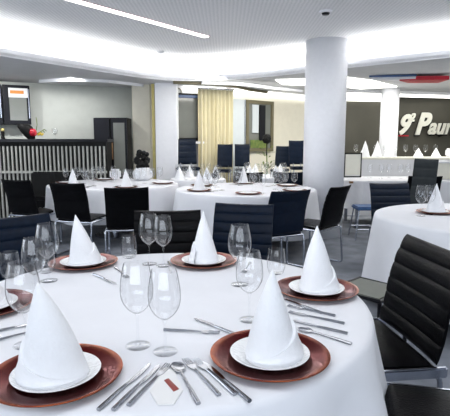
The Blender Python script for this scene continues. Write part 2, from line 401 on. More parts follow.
t = thing('pepper_mill', 'small dark pepper mill standing on the bar below the wall cabinets', 'mill', (-3.76, 8.05, 1.41))
obj('body', lathe(B(), [(0, 0), (.035, 0), (.035, .02), (.022, .05), (.03, .1), (.024, .13), (0, .13)], 16), 'blackm', t, True)
obj('cap', lathe(B(), [(0, .13), (.028, .135), (.03, .16), (.015, .18), (0, .182)], 16), 'gold', t, True)
t = thing('glass_jug', 'small clear stemmed glass beside the red tulip on the bar', 'glass', (-2.88, 8.05, 1.41))
obj('bowl', lathe(B(), [(0, .07), (.04, .09), (.05, .14), (.042, .18), (.040, .178), (.046, .14), (.036, .095), (0, .078)], 20), 'glass', t, True)
obj('stem', lathe(B(), [(0, 0), (.04, .002), (.008, .01), (.008, .07), (0, .07)], 16), 'glass', t, True)
t = thing('tall_cabinet', 'tall black two door cabinet against the bar wall', 'cabinet', (-2.05, 8.72, 0))
obj('body', box(B(), (0, 0.02, 0.90), (0.60, 0.40, 1.78), 0, 0.006), 'blackm', t)
d = obj('door', box(B(), (-.155, -0.195, 0.92), (0.28, 0.025, 1.72)), 'black', t); obj('handle', box(B(), (-.03, -0.22, 1.2), (0.015, 0.03, 0.3)), 'wood', d)
d = obj('door', box(B(), (.155, -0.195, 0.92), (0.28, 0.025, 1.72)), 'black', t); obj('door_panel', box(B(), (.155, -0.211, 1.25), (0.2, 0.008, 0.9)), 'greypane', d); obj('handle', box(B(), (.03, -0.22, 1.2), (0.015, 0.03, 0.3)), 'wood', d)
d['label'] = 'black door with a dark grey panel'
t = thing('banquette', 'low black upholstered bench standing before the slatted bar', 'bench', (-2.74, 7.71, 0))
obj('seat', box(B(), (0, -.02, 0.38), (.95, 0.28, 0.14), 0, 0.02), 'leather', t)
obj('backrest', box(B(), (0, 0.13, 0.62), (.95, 0.06, 0.50), 0, 0.02), 'blackm', t)
for sx in (-1, 1):
    for sy in (-1, 1): obj('leg', box(B(), (sx * .43, sy * .11, 0.155), (0.04, 0.04, 0.31)), 'chrome', t)

# ------------------------------------------------------------ back wall, middle
ua = math.atan2(0.6, 1.35); ub = math.atan2(1.6, 1.9); uc = math.atan2(0.8, 4.65)
def along(a, ang, s, off): return a[0] + math.cos(ang) * s + math.sin(ang) * off, a[1] + math.sin(ang) * s - math.cos(ang) * off
def window(name, a, ang, s, off, w, z0, z1, fm, pm, fr=0.06, extra=None):
    x, y = along(a, ang, s, off); h = z1 - z0
    bm = B()
    for sx in (-1, 1): box(bm, (sx * (w / 2 - fr / 2), 0, h / 2), (fr, 0.06, h))
    for zz in (fr / 2, h - fr / 2): box(bm, (0, 0, zz), (w - 2 * fr, 0.06, fr))
    o = struct(name, bm, fm, loc=(x, y, z0), rz=ang)
    obj('window_pane', box(B(), (0, 0.01, h / 2), (w - 2 * fr, 0.02, h - 2 * fr)), pm, o)
    return o
o = window('window_1', (-1.3, 9.0), ua, 0.60, 0.04, 0.56, 1.38, 2.28, 'blackm', 'greypane')
obj('blind', box(B(), (0, -0.03, 0.84), (0.44, 0.015, 0.05)), 'blue', o)
obj('window_sill', box(B(), (0.05, -0.06, -0.03), (0.62, 0.12, 0.04)), 'white', o)
t = thing('wall_clock', 'small round clock high on the white wall above the window', 'clock', (*along((-1.3, 9.0), ua, 0.42, 0.03), 2.30), ua)
t.rotation_euler = (PI / 2, 0, ua)
obj('rim', lathe(B(), [(.06, 0), (.075, 0), (.08, .02), (.065, .03), (.06, 0.0)], 28), 'olive', t)
obj('face', lathe(B(), [(0, .01), (.062, .01), (.062, .014), (0, .014)], 28), 'paper', t)
bm = B(); box(bm, (0, .02, .017), (.006, .04, .004)); box(bm, (.014, 0, .017), (.028, .006, .004)); obj('hands', bm, 'black', t)
# curtain
bm = B(); N = 96; cols = []
for i in range(N + 1):
    s = i / N; xx = s * 0.74 - 0.37; yy = 0.035 * math.sin(s * 2 * PI * 9) + 0.012 * math.sin(s * 41)
    cols.append([bm.verts.new((xx + 0.01 * math.sin(i * .7) * k / 6, yy * (0.75 + 0.25 * k / 6), 2.36 - k * 2.33 / 6)) for k in range(7)])
for A, C in zip(cols, cols[1:]):
    for k in range(6): bm.faces.new((A[k], C[k], C[k + 1], A[k + 1]))
t = thing('curtain', 'floor length pleated cream curtain on the white back wall', 'curtain', (*along((-1.3, 9.0), ua, 1.16, 0.16), 0), ua)
o = obj('fabric', bm, 'curtain', t, True); sm = o.modifiers.new('thickness', 'SOLIDIFY'); sm.thickness = 0.006
obj('rail', box(B(), (0, 0, 2.375), (0.78, 0.05, 0.03)), 'chrome', t)
# frosted panel and window on the cream wall
window('window_2', (0.05, 9.6), ub, 0.86, 0.04, 0.80, 1.16, 2.22, 'olive', 'greypane', 0.07)
o = bpy.data.objects['window_2']
obj('shade_panel', box(B(), (0.06, -0.02, 0.60), (0.16, 0.03, 0.74)), 'black', o); obj('light_panel', box(B(), (-0.14, -0.015, 0.68), (0.18, 0.02, 0.58)), 'frosted', o)
obj('plant_view', box(B(), (-.02, -0.012, 0.16), (0.5, 0.015, 0.17)), 'green', o)
x, y = along((0.05, 9.6), ub, 0.20, 0.03)
t = thing('wall_panel', 'tall pale grey frosted panel right of the curtain', 'panel', (x, y, 0.0), ub)
obj('sheet', box(B(), (0, 0, 1.12), (0.44, 0.03, 2.20)), 'frosted', t); obj('frame', box(B(), (0.24, 0, 1.12), (0.03, 0.05, 2.20)), 'chrome', t)

# sign on the dark wall
def text_mesh(s, size, ext, off=0.0, shear=0.35, sp=1.02):
    c = bpy.data.curves.new('lettering', 'FONT'); c.body = s; c.size = size; c.extrude = ext; c.offset = off; c.shear = shear; c.space_character = sp
    to = bpy.data.objects.new('lettering', c); COL.objects.link(to)
    dg = bpy.context.evaluated_depsgraph_get(); me = bpy.data.meshes.new_from_object(to.evaluated_get(dg))
    bpy.data.objects.remove(to); me.name = 'lettering'; return me
sx, sy = along((1.95, 11.2), uc, 2.22, 0.05)
sg = thing('wall_sign', 'large slanted white letters mounted on the dark olive wall', 'sign', (sx, sy, 1.56), uc)
for s, x0, z0, size, off in (('9', 0.0, 0.0, .64, .025), ('2', .31, .30, .26, .012), ('P', .46, 0.0, .70, .03), ('aurr', .80, 0.0, .54, .014), ('et', 1.74, 0.0, .54, .014)):
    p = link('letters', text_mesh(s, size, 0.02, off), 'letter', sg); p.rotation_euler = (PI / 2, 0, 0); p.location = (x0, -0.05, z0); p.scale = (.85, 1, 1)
    q = link('letter_outline_board', text_mesh(s, size, 0.01, off + .022), 'blackm', sg); q.rotation_euler = (PI / 2, 0, 0); q.location = (x0 + .015, -0.015, z0 - .01); q.scale = (.85, 1, 1)  # dark offset copy behind each letter forms its outline
obj('red_bar', box(B(), (.18, -0.03, -0.05), (.26, .02, .03)), 'red', sg)
# wing shaped fixture
t = thing('ceiling_ornament', 'long white wing shaped fixture with a blue edge and red tip under the soffit', 'ornament', (0, 0, 0))
obj('wing', prism(B(), [(2.35, 7.72), (3.0, 7.60), (3.02, 7.98)], 2.345, 2.412), 'white', t)
obj('blue_edge', prism(B(), [(2.30, 7.72), (3.0, 7.575), (3.0, 7.598), (2.35, 7.72)], 2.38, 2.412), 'blue', t)
obj('red_tip', prism(B(), [(2.78, 7.70), (3.0, 7.60), (3.50, 7.54), (3.52, 7.98), (3.02, 7.98)], 2.325, 2.385), 'red', t)
for x in (2.9, 3.3): obj('hanger', box(B(), (x, 7.8, 2.40), (.015, .015, .04)), 'chrome', t)

# ------------------------------------------------------------ tables
def tablecloth(cx, cy, R, z, drop, seed, label, folds=11, flare=0.14):
    r2 = random.Random(seed); ph = [r2.uniform(0, 6.28) for _ in range(4)]
    def f(a, r, zz):
        d = max(0, z - 0.012 - zz) / drop
        k = (0.5 * math.sin(folds * a + ph[0]) + 0.3 * math.sin((folds + 4) * a + ph[1]) + 0.2 * math.sin(3 * a + ph[2]))
        return r + d * (flare * R * 0.45 + 0.045 * k), zz + 0.0008 * math.sin(5 * a + ph[3]) * (r > .1) * (r < R * .9) + 0.015 * d * math.sin(4 * a + ph[3])
    prof = [(0, z)] + [(R * q, z) for q in (.2, .4, .6, .8, .93, .985)] + [(R + .006, z - .006), (R + .012, z - .02)]
    prof += [(R + .014, z - .02 - drop * q) for q in (.12, .25, .4, .55, .7, .85, 1.0)]
    o = obj('tablecloth', lathe(B(), prof, 160, f=f, cx=cx, cy=cy), 'cloth', smooth=True)
    s = o.modifiers.new('thickness', 'SOLIDIFY'); s.thickness = 0.0025; s.offset = -1
    return tag(o, label, 'tablecloth')
def round_table(cx, cy, R, z, drop, seed, lt, lc, flare=.14):
    t = thing('round_table', lt, 'table', (cx, cy, 0))
    obj('tabletop', lathe(B(), [(0, z - .03), (R - .01, z - .03), (R, z - .018), (R - .004, z - .005), (0, z - .005)], 64), 'wood', t)
    obj('pedestal', lathe(B(), [(0, .03), (.05, .03), (.05, z - .03), (0, z - .03)], 24), 'chrome', t, True)
    obj('base', lathe(B(), [(0, 0), (.30, 0), (.30, .012), (.06, .035), (0, .035)], 40), 'chrome', t)
    tablecloth(cx, cy, R, z, drop, seed, lc, flare=flare)
TZ = 0.76
round_table(-.25, 1.74, .775, TZ, .30, 3, 'nearest round dining table under its white cloth', 'white tablecloth on the nearest table in the foreground')
round_table(-1.62, 6.85, .92, TZ, .42, 5, 'left middle round table before the slatted bar', 'white tablecloth on the left middle table before the slatted bar', .1)
round_table(0.27, 6.12, .90, TZ, .50, 6, 'central middle round table left of the big column', 'white tablecloth on the central middle table left of the big column', .1)
round_table(2.13, 3.75, .87, TZ, .60, 8, 'round table at the right edge of the photo', 'white tablecloth on the table at the right edge of the photo', .2)
round_table(-.45, 7.80, .45, TZ, .45, 9, 'small far round table in front of the curtain', 'white tablecloth on the small far table in front of the curtain')
round_table(0.72, 8.45, .50, TZ, .45, 10, 'small far round table before the cream wall', 'white tablecloth on the small far table before the cream wall')
# long banquet table to the right of the column
def rounded_rect(x0, x1, y0, y1, r, n=8):
    p = []
    for cx, cy, a0 in ((x1 - r, y0 + r, -PI / 2), (x1 - r, y1 - r, 0), (x0 + r, y1 - r, PI / 2), (x0 + r, y0 + r, PI)):
        for k in range(n + 1): a = a0 + k / n * PI / 2; p.append((cx + r * math.cos(a), cy + r * math.sin(a)))
    return p
t = thing('banquet_table', 'long banquet table behind the big column under a white cloth', 'table', (0, 0, 0))
obj('tabletop', box(B(), (3.75, 7.75, .735), (3.6, .85, .03)), 'wood', t)
for x in (2.1, 5.4):
    for y in (7.4, 8.1): obj('leg', box(B(), (x, y, .36), (.05, .05, .72)), 'chrome', t)
bm = B(); base = rounded_rect(1.88, 5.62, 7.25, 8.25, .35); L = []
for q, (grow, z) in enumerate(((0, TZ), (.008, TZ - .015), (.015, TZ - .12), (.025, TZ - .24), (.03, TZ - .36), (.04, TZ - .44))):
    ring = []
    for i, (x, y) in enumerate(base):
        nx, ny = x - 3.75, y - 7.75; k = grow + (.02 * math.sin(i * 1.9) if q > 1 else 0) * q / 5
        l = math.hypot(nx / 3.7, ny); ring.append(bm.verts.new((x + nx / 3.7 / l * k, y + ny / l * k, z)))
    L.append(ring)
bm.faces.new(L[0])
for A, C in zip(L, L[1:]):
    for k in range(len(A)): bm.faces.new((A[k], A[(k + 1) % len(A)], C[(k + 1) % len(A)], C[k]))
o = obj('tablecloth', bm, 'cloth'); o.modifiers.new('thickness', 'SOLIDIFY').thickness = 0.002; tag(o, 'long white cloth on the banquet table right of the big column', 'tablecloth')
t = thing('buffet_counter', 'white buffet counter below the dark sign wall', 'counter', (0, 0, 0))
obj('body', box(B(), (4.2, 8.95, .52), (3.9, .46, 1.04)), 'white', t); obj('countertop', box(B(), (4.2, 8.95, 1.06), (4.0, .54, .04), 0, .008), 'letter', t)
t = thing('menu_board', 'pale framed board standing on the banquet table beside the big column', 'board', (2.18, 8.05, TZ + .001))
obj('panel', box(B(), (0, 0, .21), (.26, .02, .36)), 'letter', t)
bm = B()
for sx in (-1, 1): box(bm, (sx * .14, 0, .21), (.02, .03, .42))
for z in (.01, .41): box(bm, (0, 0, z), (.30, .03, .02))
obj('frame', bm, 'blackm', t)
t = thing('serving_box', 'white lidded serving box on the banquet table near the right edge', 'box', (3.52, 7.75, TZ + .001))
obj('body', box(B(), (0, 0, .13), (.32, .28, .26), 0, .01), 'letter', t); obj('lid', box(B(), (0, 0, .275), (.35, .31, .03), 0, .008), 'white', t)

# ------------------------------------------------------------ chairs
def padded(bm, prof, w, ribs, th=0.03, depth=0.010, nx=10, curve=0.0):
    """prof: list of (y,z) along the pad; ribbed on the front (left-hand) side"""
    P_ = [Vector(p) for p in prof]; seg = [0]
    for a, b in zip(P_, P_[1:]): seg.append(seg[-1] + (b - a).length)
    L_ = seg[-1]; n = ribs * 8; rings = []
    for i in range(n + 1):
        s = i / n * L_; k = max(j for j in range(len(seg)) if seg[j] <= s + 1e-9); k = min(k, len(P_) - 2)
        t = (s - seg[k]) / (seg[k + 1] - seg[k]); p = P_[k].lerp(P_[k + 1], t)
        tg = (P_[min(k + 1, len(P_) - 1)] - P_[k]).normalized(); nr = Vector((-tg.y, tg.x))
        rib = abs(math.sin(PI * i / 8)) ** 0.35
        e = min(1, i / 2.5, (n - i) / 2.5) ** 0.5
        ff = th * 0.5 * e + depth * rib * e; bb = th * 0.5 * e + 0.002
        ring = []
        for j in range(nx + 1):
            x = (j / nx - .5) * w; ed = 1 - abs(2 * j / nx - 1) ** 8 * 0.55; c = curve * (1 - (2 * x / w) ** 2)
            q = p + nr * (ff * ed - c); ring.append(bm.verts.new((x, q.x, q.y)))
        for j in range(nx, -1, -1):
            x = (j / nx - .5) * w; ed = 1 - abs(2 * j / nx - 1) ** 8 * 0.55; c = curve * (1 - (2 * x / w) ** 2)
            q = p - nr * (bb * ed + c); ring.append(bm.verts.new((x, q.x, q.y)))
        rings.append(ring)
    for A, C in zip(rings, rings[1:]):
        m = len(A)
        for k in range(m): bm.faces.new((A[k], A[(k + 1) % m], C[(k + 1) % m], C[k]))
    bm.faces.new(rings[0]); bm.faces.new(rings[-1]); return bm
def make_chair(m, arm=False, name='dining_chair', w=.45, top=.90, cat='chair'):
    t = thing(name, 'x', cat)
    # front faces +Y; the seat rises to +Z; profile runs so that the left-hand normal points up / forward
    seat = padded(B(), [(.22, .435), (.20, .452), (.05, .455), (-.12, .445), (-.19, .448)], w - .02, 5, .04, .008)
    for v in seat.verts: pass
    obj('seat', seat, m, t, True)
    back = padded(B(), [(-.19, .46), (-.215, .55), (-.235, .68), (-.27, .80), (-.315, top)][::-1], w, 6, .022, .009, curve=.018)
    obj('backrest', back, m, t, True)
    for sx in (-1, 1):
        x = sx * (w / 2 + .012)
        pts = arc([(x, .20, .012), (x, .20, .425), (x, -.20, .425), (x, -.23, .012)], .035)
        obj('side_frame', tube(B(), pts, .011, 8, True), 'chrome', t, True)
    bm = B(); tube(bm, [(-w / 2 - .01, -.19, .425), (w / 2 + .01, -.19, .425)], .010); tube(bm, [(-w / 2 - .01, .12, .420), (w / 2 + .01, .12, .420)], .010)
    obj('cross_bar', bm, 'chrome', t, True)
    if arm:
        for sx in (-1, 1):
            x = sx * (w / 2 + .012)
            a = obj('seat_rail', box(B(), (x, 0.0, .435), (.022, .46, .045), 0, .006), 'chrome', t)
    return t
black_chair = Proto(make_chair('leather')); navy_chair = Proto(make_chair('navy'))
big_chair = Proto(make_chair('leather', True, w=.52)); grey_chair = Proto(make_chair('greyl', False, top=1.15))
def face(dx, dy): return math.atan2(-dx, dy)
# around the nearest table
big_chair.put((.640, 2.04, 0), face(-1, -.12), 'black ribbed leather chair at the right side of the nearest table, whole back in view')
big_chair.put((.75, 1.36, 0), face(-1, .25), 'black chair at the bottom right corner of the photo, only its seat showing')
black_chair.put((-.36, 2.86, 0), face(.1, -1), 'black chair behind the far plates of the nearest table')
navy_chair.put((.07, 3.22, 0), face(-.25, -1), 'dark navy chair left of the big column, pulled up behind the large wine glass')
navy_chair.put((-1.12, 2.68, 0), face(.9, -1), 'wide dark blue chair at the left edge beyond the nearest table')
# around the middle tables
black_chair.put((-1.74, 5.66, 0), face(.25, 1), 'black chair backing onto the left middle table, middle of its three')
black_chair.put((-1.06, 5.12, 0), face(-.15, 1), 'black chair backing onto the left middle table, rightmost of its three')
black_chair.put((-2.50, 6.12, 0), face(.35, 1), 'black chair backing onto the left middle table, leftmost of its three')
black_chair.put((1.0, 5.18, 0), face(-.75, .66), 'black ribbed chair right of the central middle table, touching the big column in view')
navy_chair.put((.50, 4.78, 0), face(-.5, 1), 'dark navy chair just left of the black ribbed chair beside the big column')
navy_chair.put((1.88, 5.02, 0), face(.05, -1), 'navy blue ribbed chair behind the right edge table')
grey_chair.put((2.32, 5.80, 0), face(-.95, -.6), 'dark grey high backed chair behind the wine glasses of the right edge table', scale=(.75, .8, 1))
black_chair.put((2.78, 6.75, 0), face(.1, 1), 'small black chair back before the banquet table')
# further back
black_chair.put((.33, 7.55, 0), face(-.1, 1), 'black chair behind the central middle table, left of the navy one')
navy_chair.put((1.0, 7.62, 0), face(0, 1), 'navy chair low behind the central middle table beside the big column')
def make_stool():
    t = thing('bar_stool', 'x', 'stool')
    obj('seat', box(B(), (0, 0, .88), (.40, .38, .06), 0, .02), 'navy', t)
    b = padded(B(), [(-.17, .95), (-.19, 1.1), (-.22, 1.25), (-.25, 1.42)][::-1], .42, 4, .03, .006, curve=.04); obj('backrest', b, 'navy', t, True)
    for sx in (-1, 1):
        for sy in (-1, 1): obj('leg', tube(B(), [(sx * .21, sy * .20, 0), (sx * .16, sy * .15, .86)], .012), 'chrome', t)
    bm = B(); tube(bm, [(-.195, -.19, .3), (.195, -.19, .3), (.195, .19, .3), (-.195, .19, .3)], .009, 6, True); obj('footrest', bm, 'chrome', t)
    for sx in (-.1, .1): obj('back_support', tube(B(), [(sx, -.15, .86), (sx, -.17, .97)], .01), 'chrome', t)
    return t
stool = Proto(make_stool())
stool.put((-.68, 8.62, 0), PI + .3, 'navy high backed bar stool below the wall window')
stool.put((-.03, 8.95, 0), PI - .2, 'dark bar stool in front of the curtain', scale=(.7, .7, .93))
stool.put((.34, 9.2, 0), PI, 'dark bar stool in front of the frosted panel', scale=(.7, .7, .93))
stool.put((1.42, 9.1, 0), PI + .1, 'tall black bar stool touching the left edge of the big column in view', scale=(.75, .75, .98))
stool.put((1.12, 9.62, 0), PI - .5, 'slanted dark bar stool below the olive framed window', scale=(.8, .8, .9))
t = thing('low_stool', 'low stool with a blue seat and steel legs right of the big column', 'stool', (2.02, 6.62, 0))
obj('seat', box(B(), (0, 0, .44), (.36, .34, .05), 0, .015), 'bluec', t)
for sx in (-1, 1):
    for sy in (-1, 1): obj('leg', tube(B(), [(sx * .20, sy * .19, 0), (sx * .15, sy * .14, .42)], .011), 'chrome', t)
obj('cross_bar', tube(B(), [(-.182, -.172, .15), (.182, -.172, .15), (.182, .172, .15), (-.182, .172, .15)], .008, 6, True), 'chrome', t)

t = thing('side_stool', 'pale topped black framed stool in the gap right of the nearest table', 'stool', (.85, 2.68, 0), .75)
obj('seat', box(B(), (0, 0, .495), (.30, .30, .03), 0, .008), 'stoneglass', t)
bm = B(); tube(bm, [(-.16, -.16, .50), (.16, -.16, .50), (.16, .16, .50), (-.16, .16, .50)], .012, 8, True); obj('rim', bm, 'black', t)
for sx in (-1, 1):
    for sy in (-1, 1): obj('leg', tube(B(), [(sx * .16, sy * .16, 0), (sx * .155, sy * .155, .49)], .012), 'black', t)

# ------------------------------------------------------------ tableware
def make_charger():
    o = obj('charger_plate', lathe(B(), [(0, 0), (.095, 0), (.15, .010), (.165, .0155), (.1665, .018), (.164, .019), (.150, .0145), (.112, .008), (.104, .0045), (0, .004)], 72), 'charger', smooth=True)
    return tag(o, 'x', 'plate')
def make_plate():
    o = obj('dinner_plate', lathe(B(), [(0, 0), (.080, 0), (.086, .003), (.102, .011), (.110, .0145), (.111, .0165), (.108, .017), (.098, .0125), (.089, .0075), (.085, .0045), (0, .004)], 64), 'china', smooth=True)
    return tag(o, 'x', 'plate')
def make_napkin(H=.245, r0=.073, turn=0.0, lean=(0, 0), seed=1, flap=1.0, ex=.78, mirror=False):
    """rolled cone: an inner cone plus an outer wrap whose top edge spirals down to a pointed corner"""
    bm = B(); n = 64; m = 18
    def cone(a, h, k=1.0):
        t = h / H; r = r0 * (1 - t) ** ex * (1 - .45 * t ** 5) * (1 + .10 * (1 - t) * math.cos(a - .6)) * k
        if t > .97: r = max(r, 0)
        r *= 1 + .03 * (1 - t) * math.sin(3 * a + seed)
        return r
    def shear(x, y, h):
        t = h / H; return (x + lean[0] * t ** 1.3, y + lean[1] * t ** 1.3, h)
    rings = []
    for i in range(m + 1):
        h = H * (i / m) ** .9
        if i == m: rings.append([bm.verts.new(shear(0, 0, H))]); continue
        rings.append([bm.verts.new(shear(cone(2 * PI * k / n, h) * math.cos(2 * PI * k / n), cone(2 * PI * k / n, h) * math.sin(2 * PI * k / n), h)) for k in range(n)])
    for A, C in zip(rings, rings[1:]):
        for k in range(n):
            k2 = (k + 1) % n
            if len(C) == 1: bm.faces.new((A[k], A[k2], C[0]))
            else: bm.faces.new((A[k], A[k2], C[k2], C[k]))
    bm.faces.new(rings[0])
    # outer wrap
    a0, a1 = -2.5 + turn, 1.15 + turn; q = 40; cols = []
    for j in range(q + 1):
        s = j / q; a = a0 + (a1 - a0) * s
        top = flap * H * (0.03 + .47 * s ** 1.7)
        if s > .88: top *= 1 - .55 * ((s - .88) / .12) ** 1.2
        off = .004 + .013 * s
        col = []
        for i in range(9):
            h = top * i / 8; r = cone(a, h) + off * (1 - .35 * i / 8) + .0025 * math.sin(i * 1.5 + 5 * s) * (1 - i / 8)
            col.append(bm.verts.new(shear(r * math.cos(a), r * math.sin(a), h)))
        # fold back to the cone along the upper edge
        r = cone(a, top) - .001; col.append(bm.verts.new(shear(r * math.cos(a), r * math.sin(a), top - .003)))
        cols.append(col)
    for A, C in zip(cols, cols[1:]):
        for i in range(9): bm.faces.new((A[i], C[i], C[i + 1], A[i + 1]))
    for c_ in (cols[0], cols[-1]):
        inner = [bm.verts.new((v.co.x * .93, v.co.y * .93, v.co.z)) for v in c_]
        for i in range(9): bm.faces.new((c_[i], c_[i + 1], inner[i + 1], inner[i]))
    bmesh.ops.recalc_face_normals(bm, faces=bm.faces)
    if mirror:
        for v in bm.verts: v.co.x = -v.co.x
        bmesh.ops.reverse_faces(bm, faces=bm.faces)
    me = bpy.data.meshes.new('napkin'); bm.to_mesh(me); bm.free()
    return tag(link('folded_napkin', me, 'napkin', smooth=True), 'x', 'napkin')
def make_wineglass(H=.252, R=.049, rr=.036, sh=.098, n=40):
    t = thing('wine_glass', 'x', 'glass')
    d = H - sh
    out = [(0, sh), (.010, sh + .003), (R * .62, sh + d * .12), (R * .92, sh + d * .28), (R, sh + d * .45), (R * .96, sh + d * .65), (rr + .005, sh + d * .86), (rr, H)]
    # smooth the outline a little
    def sm(p):
        o = [p[0]]
        for a, b in zip(p, p[1:]): o += [(.75 * a[0] + .25 * b[0], .75 * a[1] + .25 * b[1]), (.25 * a[0] + .75 * b[0], .25 * a[1] + .75 * b[1])]
        return o + [p[-1]]
    out = sm(sm(out)); th = .0011
    prof = out + [(rr - .0009, H + .0006), (rr - .0016, H)] + [(max(0, r - th), z + (th if r < .02 else .0005)) for r, z in out[::-1]]
    prof[-1] = (0, sh + .004)
    obj('bowl', lathe(B(), prof, n), 'glass', t, True)
    obj('stem', lathe(B(), [(0, .003), (.008, .006), (.0048, .014), (.0036, .03), (.0034, sh - .015), (.005, sh - .003), (.009, sh + .0015), (0, sh + .002)], 16), 'glass', t, True)
    obj('foot', lathe(B(), [(0, 0), (.036, 0), (.0372, .0012), (.036, .0022), (.02, .0035), (.007, .006), (0, .006)], n), 'glass', t, True)
    return t
def make_tumbler(n=36):
    t = thing('tumbler', 'x', 'glass')
    H, R = .115, .043
    prof = [(0, 0), (.026, 0), (.034, .006), (.041, .03), (R, .055), (.041, .09), (.037, H), (.0358, H + .0005), (.035, H), (.0395, .09), (.0415, .055), (.0395, .03), (.032, .010), (0, .007)]
    obj('bowl', lathe(B(), prof, n), 'glass', t, True); return t
def cutlery(kind):
    bm = B()
    if kind == 'knife':
        tube(bm, [(0, -.105, .003), (0, -.03, .0042), (0, -.002, .004)], lambda s: .0050 - .0018 * s, 8, flat=1.25)
        prism(bm, [(-.0035, -.004), (.004, -.004), (.0085, .02), (.0095, .06), (.0065, .095), (.001, .108), (-.0035, .095)], .0028, .0044)
    elif kind == 'fork':
        tube(bm, [(0, -.10, .0028), (0, -.04, .0042), (0, .035, .0035)], lambda s: .0050 - .0027 * s, 8, flat=1.3)
        prism(bm, [(-.0024, .03), (.0024, .03), (.010, .05), (.0115, .062), (-.0115, .062), (-.010, .05)], .0025, .0042)
        for k in (-1, -1 / 3, 1 / 3, 1): tube(bm, [(k * .0098, .060, .0033), (k * .0098, .085, .0022), (k * .0088, .102, .0045)], .0014, 6)
    else:
        tube(bm, [(0, -.10, .0028), (0, -.04, .0042), (0, .045, .0035)], lambda s: .0050 - .0027 * s, 8, flat=1.3)
        b2 = [(0, .0012), (.5, .0016), (.85, .003), (1, .0055), (.97, .0060), (.8, .0042), (.5, .0028), (0, .0022)]
        lathe(bm, [(r * .019, z) for r, z in b2], 24)
        for v in bm.verts:
            pass
        vs = [v for v in bm.verts if abs(v.co.y) <= .0195 and abs(v.co.x) <= .0195 and v.co.z < .0062 and v.index == -1]
    return bm
def make_cut(kind, cat):
    if kind == 'spoon':
        bm = B(); lathe(bm, [(r * .019, z) for r, z in [(0, .0012), (.5, .0016), (.85, .003), (1, .0055), (.97, .0060), (.8, .0042), (.5, .0028), (0, .0022)]], 24)
        for v in bm.verts: v.co.y = v.co.y * 1.5 + .072
        tube(bm, [(0, -.10, .0028), (0, -.04, .0042), (0, .046, .0045)], lambda s: .0050 - .0027 * s, 8, flat=1.3)
    else: bm = cutlery(kind)
    o = obj('table_' + kind if kind != 'spoon' else 'table_spoon', bm, 'steel', smooth=(kind == 'spoon'))
    return tag(o, 'x', kind)
charger = Proto(make_charger()); plate = Proto(make_plate()); nap_far = Proto(make_napkin(turn=2.6, seed=4))
wine = Proto(make_wineglass()); tumbler = Proto(make_tumbler())
wine_small = Proto(make_wineglass(.23, .043, .033, .092, 20))
knife = Proto(make_cut('knife', 'knife')); fork = Proto(make_cut('fork', 'fork')); spoon = Proto(make_cut('spoon', 'spoon'))
Z0 = TZ + .001
# nearest table: six place settings, hand placed
FG = [  # x, y, napkin (turn, lean, H, r0), words
    (.125, 1.245, (-.35, (.006, .01), .245, .076), 'front right'),
    (.370, 1.840, (-.2, (-.004, .0), .262, .076), 'right rear'),
    (-.106, 2.295, (2.9, (-.002, .0), .258, .070), 'far middle'),
    (-.700, 2.265, (-.3, (-.03, .0), .240, .074), 'far left'),
    (-.432, 1.135, (-.55, (.042, .015), .240, .084), 'front left'),
    (-.876, 1.650, (1.0, (0, 0), .25, .074), 'leftmost, cut off')]
nap0 = None
for i, (x, y, (turn, lean, H, r0), w) in enumerate(FG):
    charger.put((x, y, Z0), i * 1.1, 'copper red charger plate at the %s seat of the nearest table' % w, 'red charger plates on the nearest table')
    plate.put((x, y, Z0 + .0045), i * .7, 'white embossed dinner plate at the %s seat of the nearest table' % w, 'white dinner plates on the nearest table')
    if i == 5: H = .20
    n_ = make_napkin(H, r0, turn, lean, i + 1, ex=(.74, .72, .85, .74, .66, .8)[i], mirror=(i == 4)); n_.location = (x, y, Z0 + .0095)
    if i in (1,): n_.rotation_euler.z = .1
    n_['label'] = 'white cone folded napkin at the %s seat of the nearest table' % w; n_['group'] = 'cone napkins on the nearest table'
G = 'wine glasses on the nearest table'
for x, y, s, l in ((-.258, 1.325, 1, 'large wine glass in front centre, left one of the close pair'), (-.172, 1.285, .97, 'large wine glass in front centre, right one of the close pair'),
                (-.592, 1.33, 1, 'large wine glass behind the front left napkin at the photo edge'), (-.767, 1.985, 1, 'wine glass just left of the far left napkin'),
                (-.375, 2.27, 1, 'far wine glass left of the far middle napkin, left of two'), (-.300, 2.235, .98, 'far wine glass left of the far middle napkin, right of two'),
                (.062, 1.93, 1.02, 'wine glass standing tall just right of the far middle plate'), (.082, 1.53, .95, 'wine glass directly behind the front right napkin'),
                (-.735, 1.76, .93, 'wine glass at left, behind the glass at the photo edge')):
    wine.put((x, y, Z0), 0, 'clear ' + l, G, scale=(s, s, s))
G = 'stemless tumblers on the nearest table'
for x, y, l in ((-.96, 2.04, 'at the left photo edge'), (-.83, 2.12, 'just left of the far left plate'), (-.50, 2.40, 'between the far left and far middle plates'), (.235, 2.10, 'between the far middle and right rear plates'),):
    tumbler.put((x, y, Z0), 0, 'clear stemless tumbler ' + l + ' on the nearest table', G)
def lay(p, a, b, label, group=None):
    """lay a piece with its business end at a and its handle end towards b"""
    d = Vector((a[0] - b[0], a[1] - b[1])); c = Vector(((a[0] + b[0]) / 2, (a[1] + b[1]) / 2)); s = min(1.25, max(.85, d.length / .208))
    return p.put((c.x, c.y, Z0), math.atan2(-d.x, d.y), label, group, scale=(1, s, 1))
GF, GK, GS = 'forks on the nearest table', 'knives on the nearest table', 'spoons on the nearest table'
lay(knife, (-.205, 1.205), (-.284, .985), 'steel knife nearest the front left plate, first of three', GK)
lay(knife, (-.178, 1.200), (-.251, .985), 'steel knife right of the front left plate, second of three', GK)
lay(fork, (-.152, 1.205), (-.222, .999), 'steel fork beside the small white card at its left edge', GF)
lay(spoon, (-.137, 1.217), (-.060, 1.005), 'steel spoon lying right of the small white card', GS)
lay(fork, (-.112, 1.238), (-.012, 1.043), 'steel fork left of the front right plate, outer one', GF)
lay(fork, (-.085, 1.235), (.026, 1.045), 'steel fork left of the front right plate, middle one', GF)
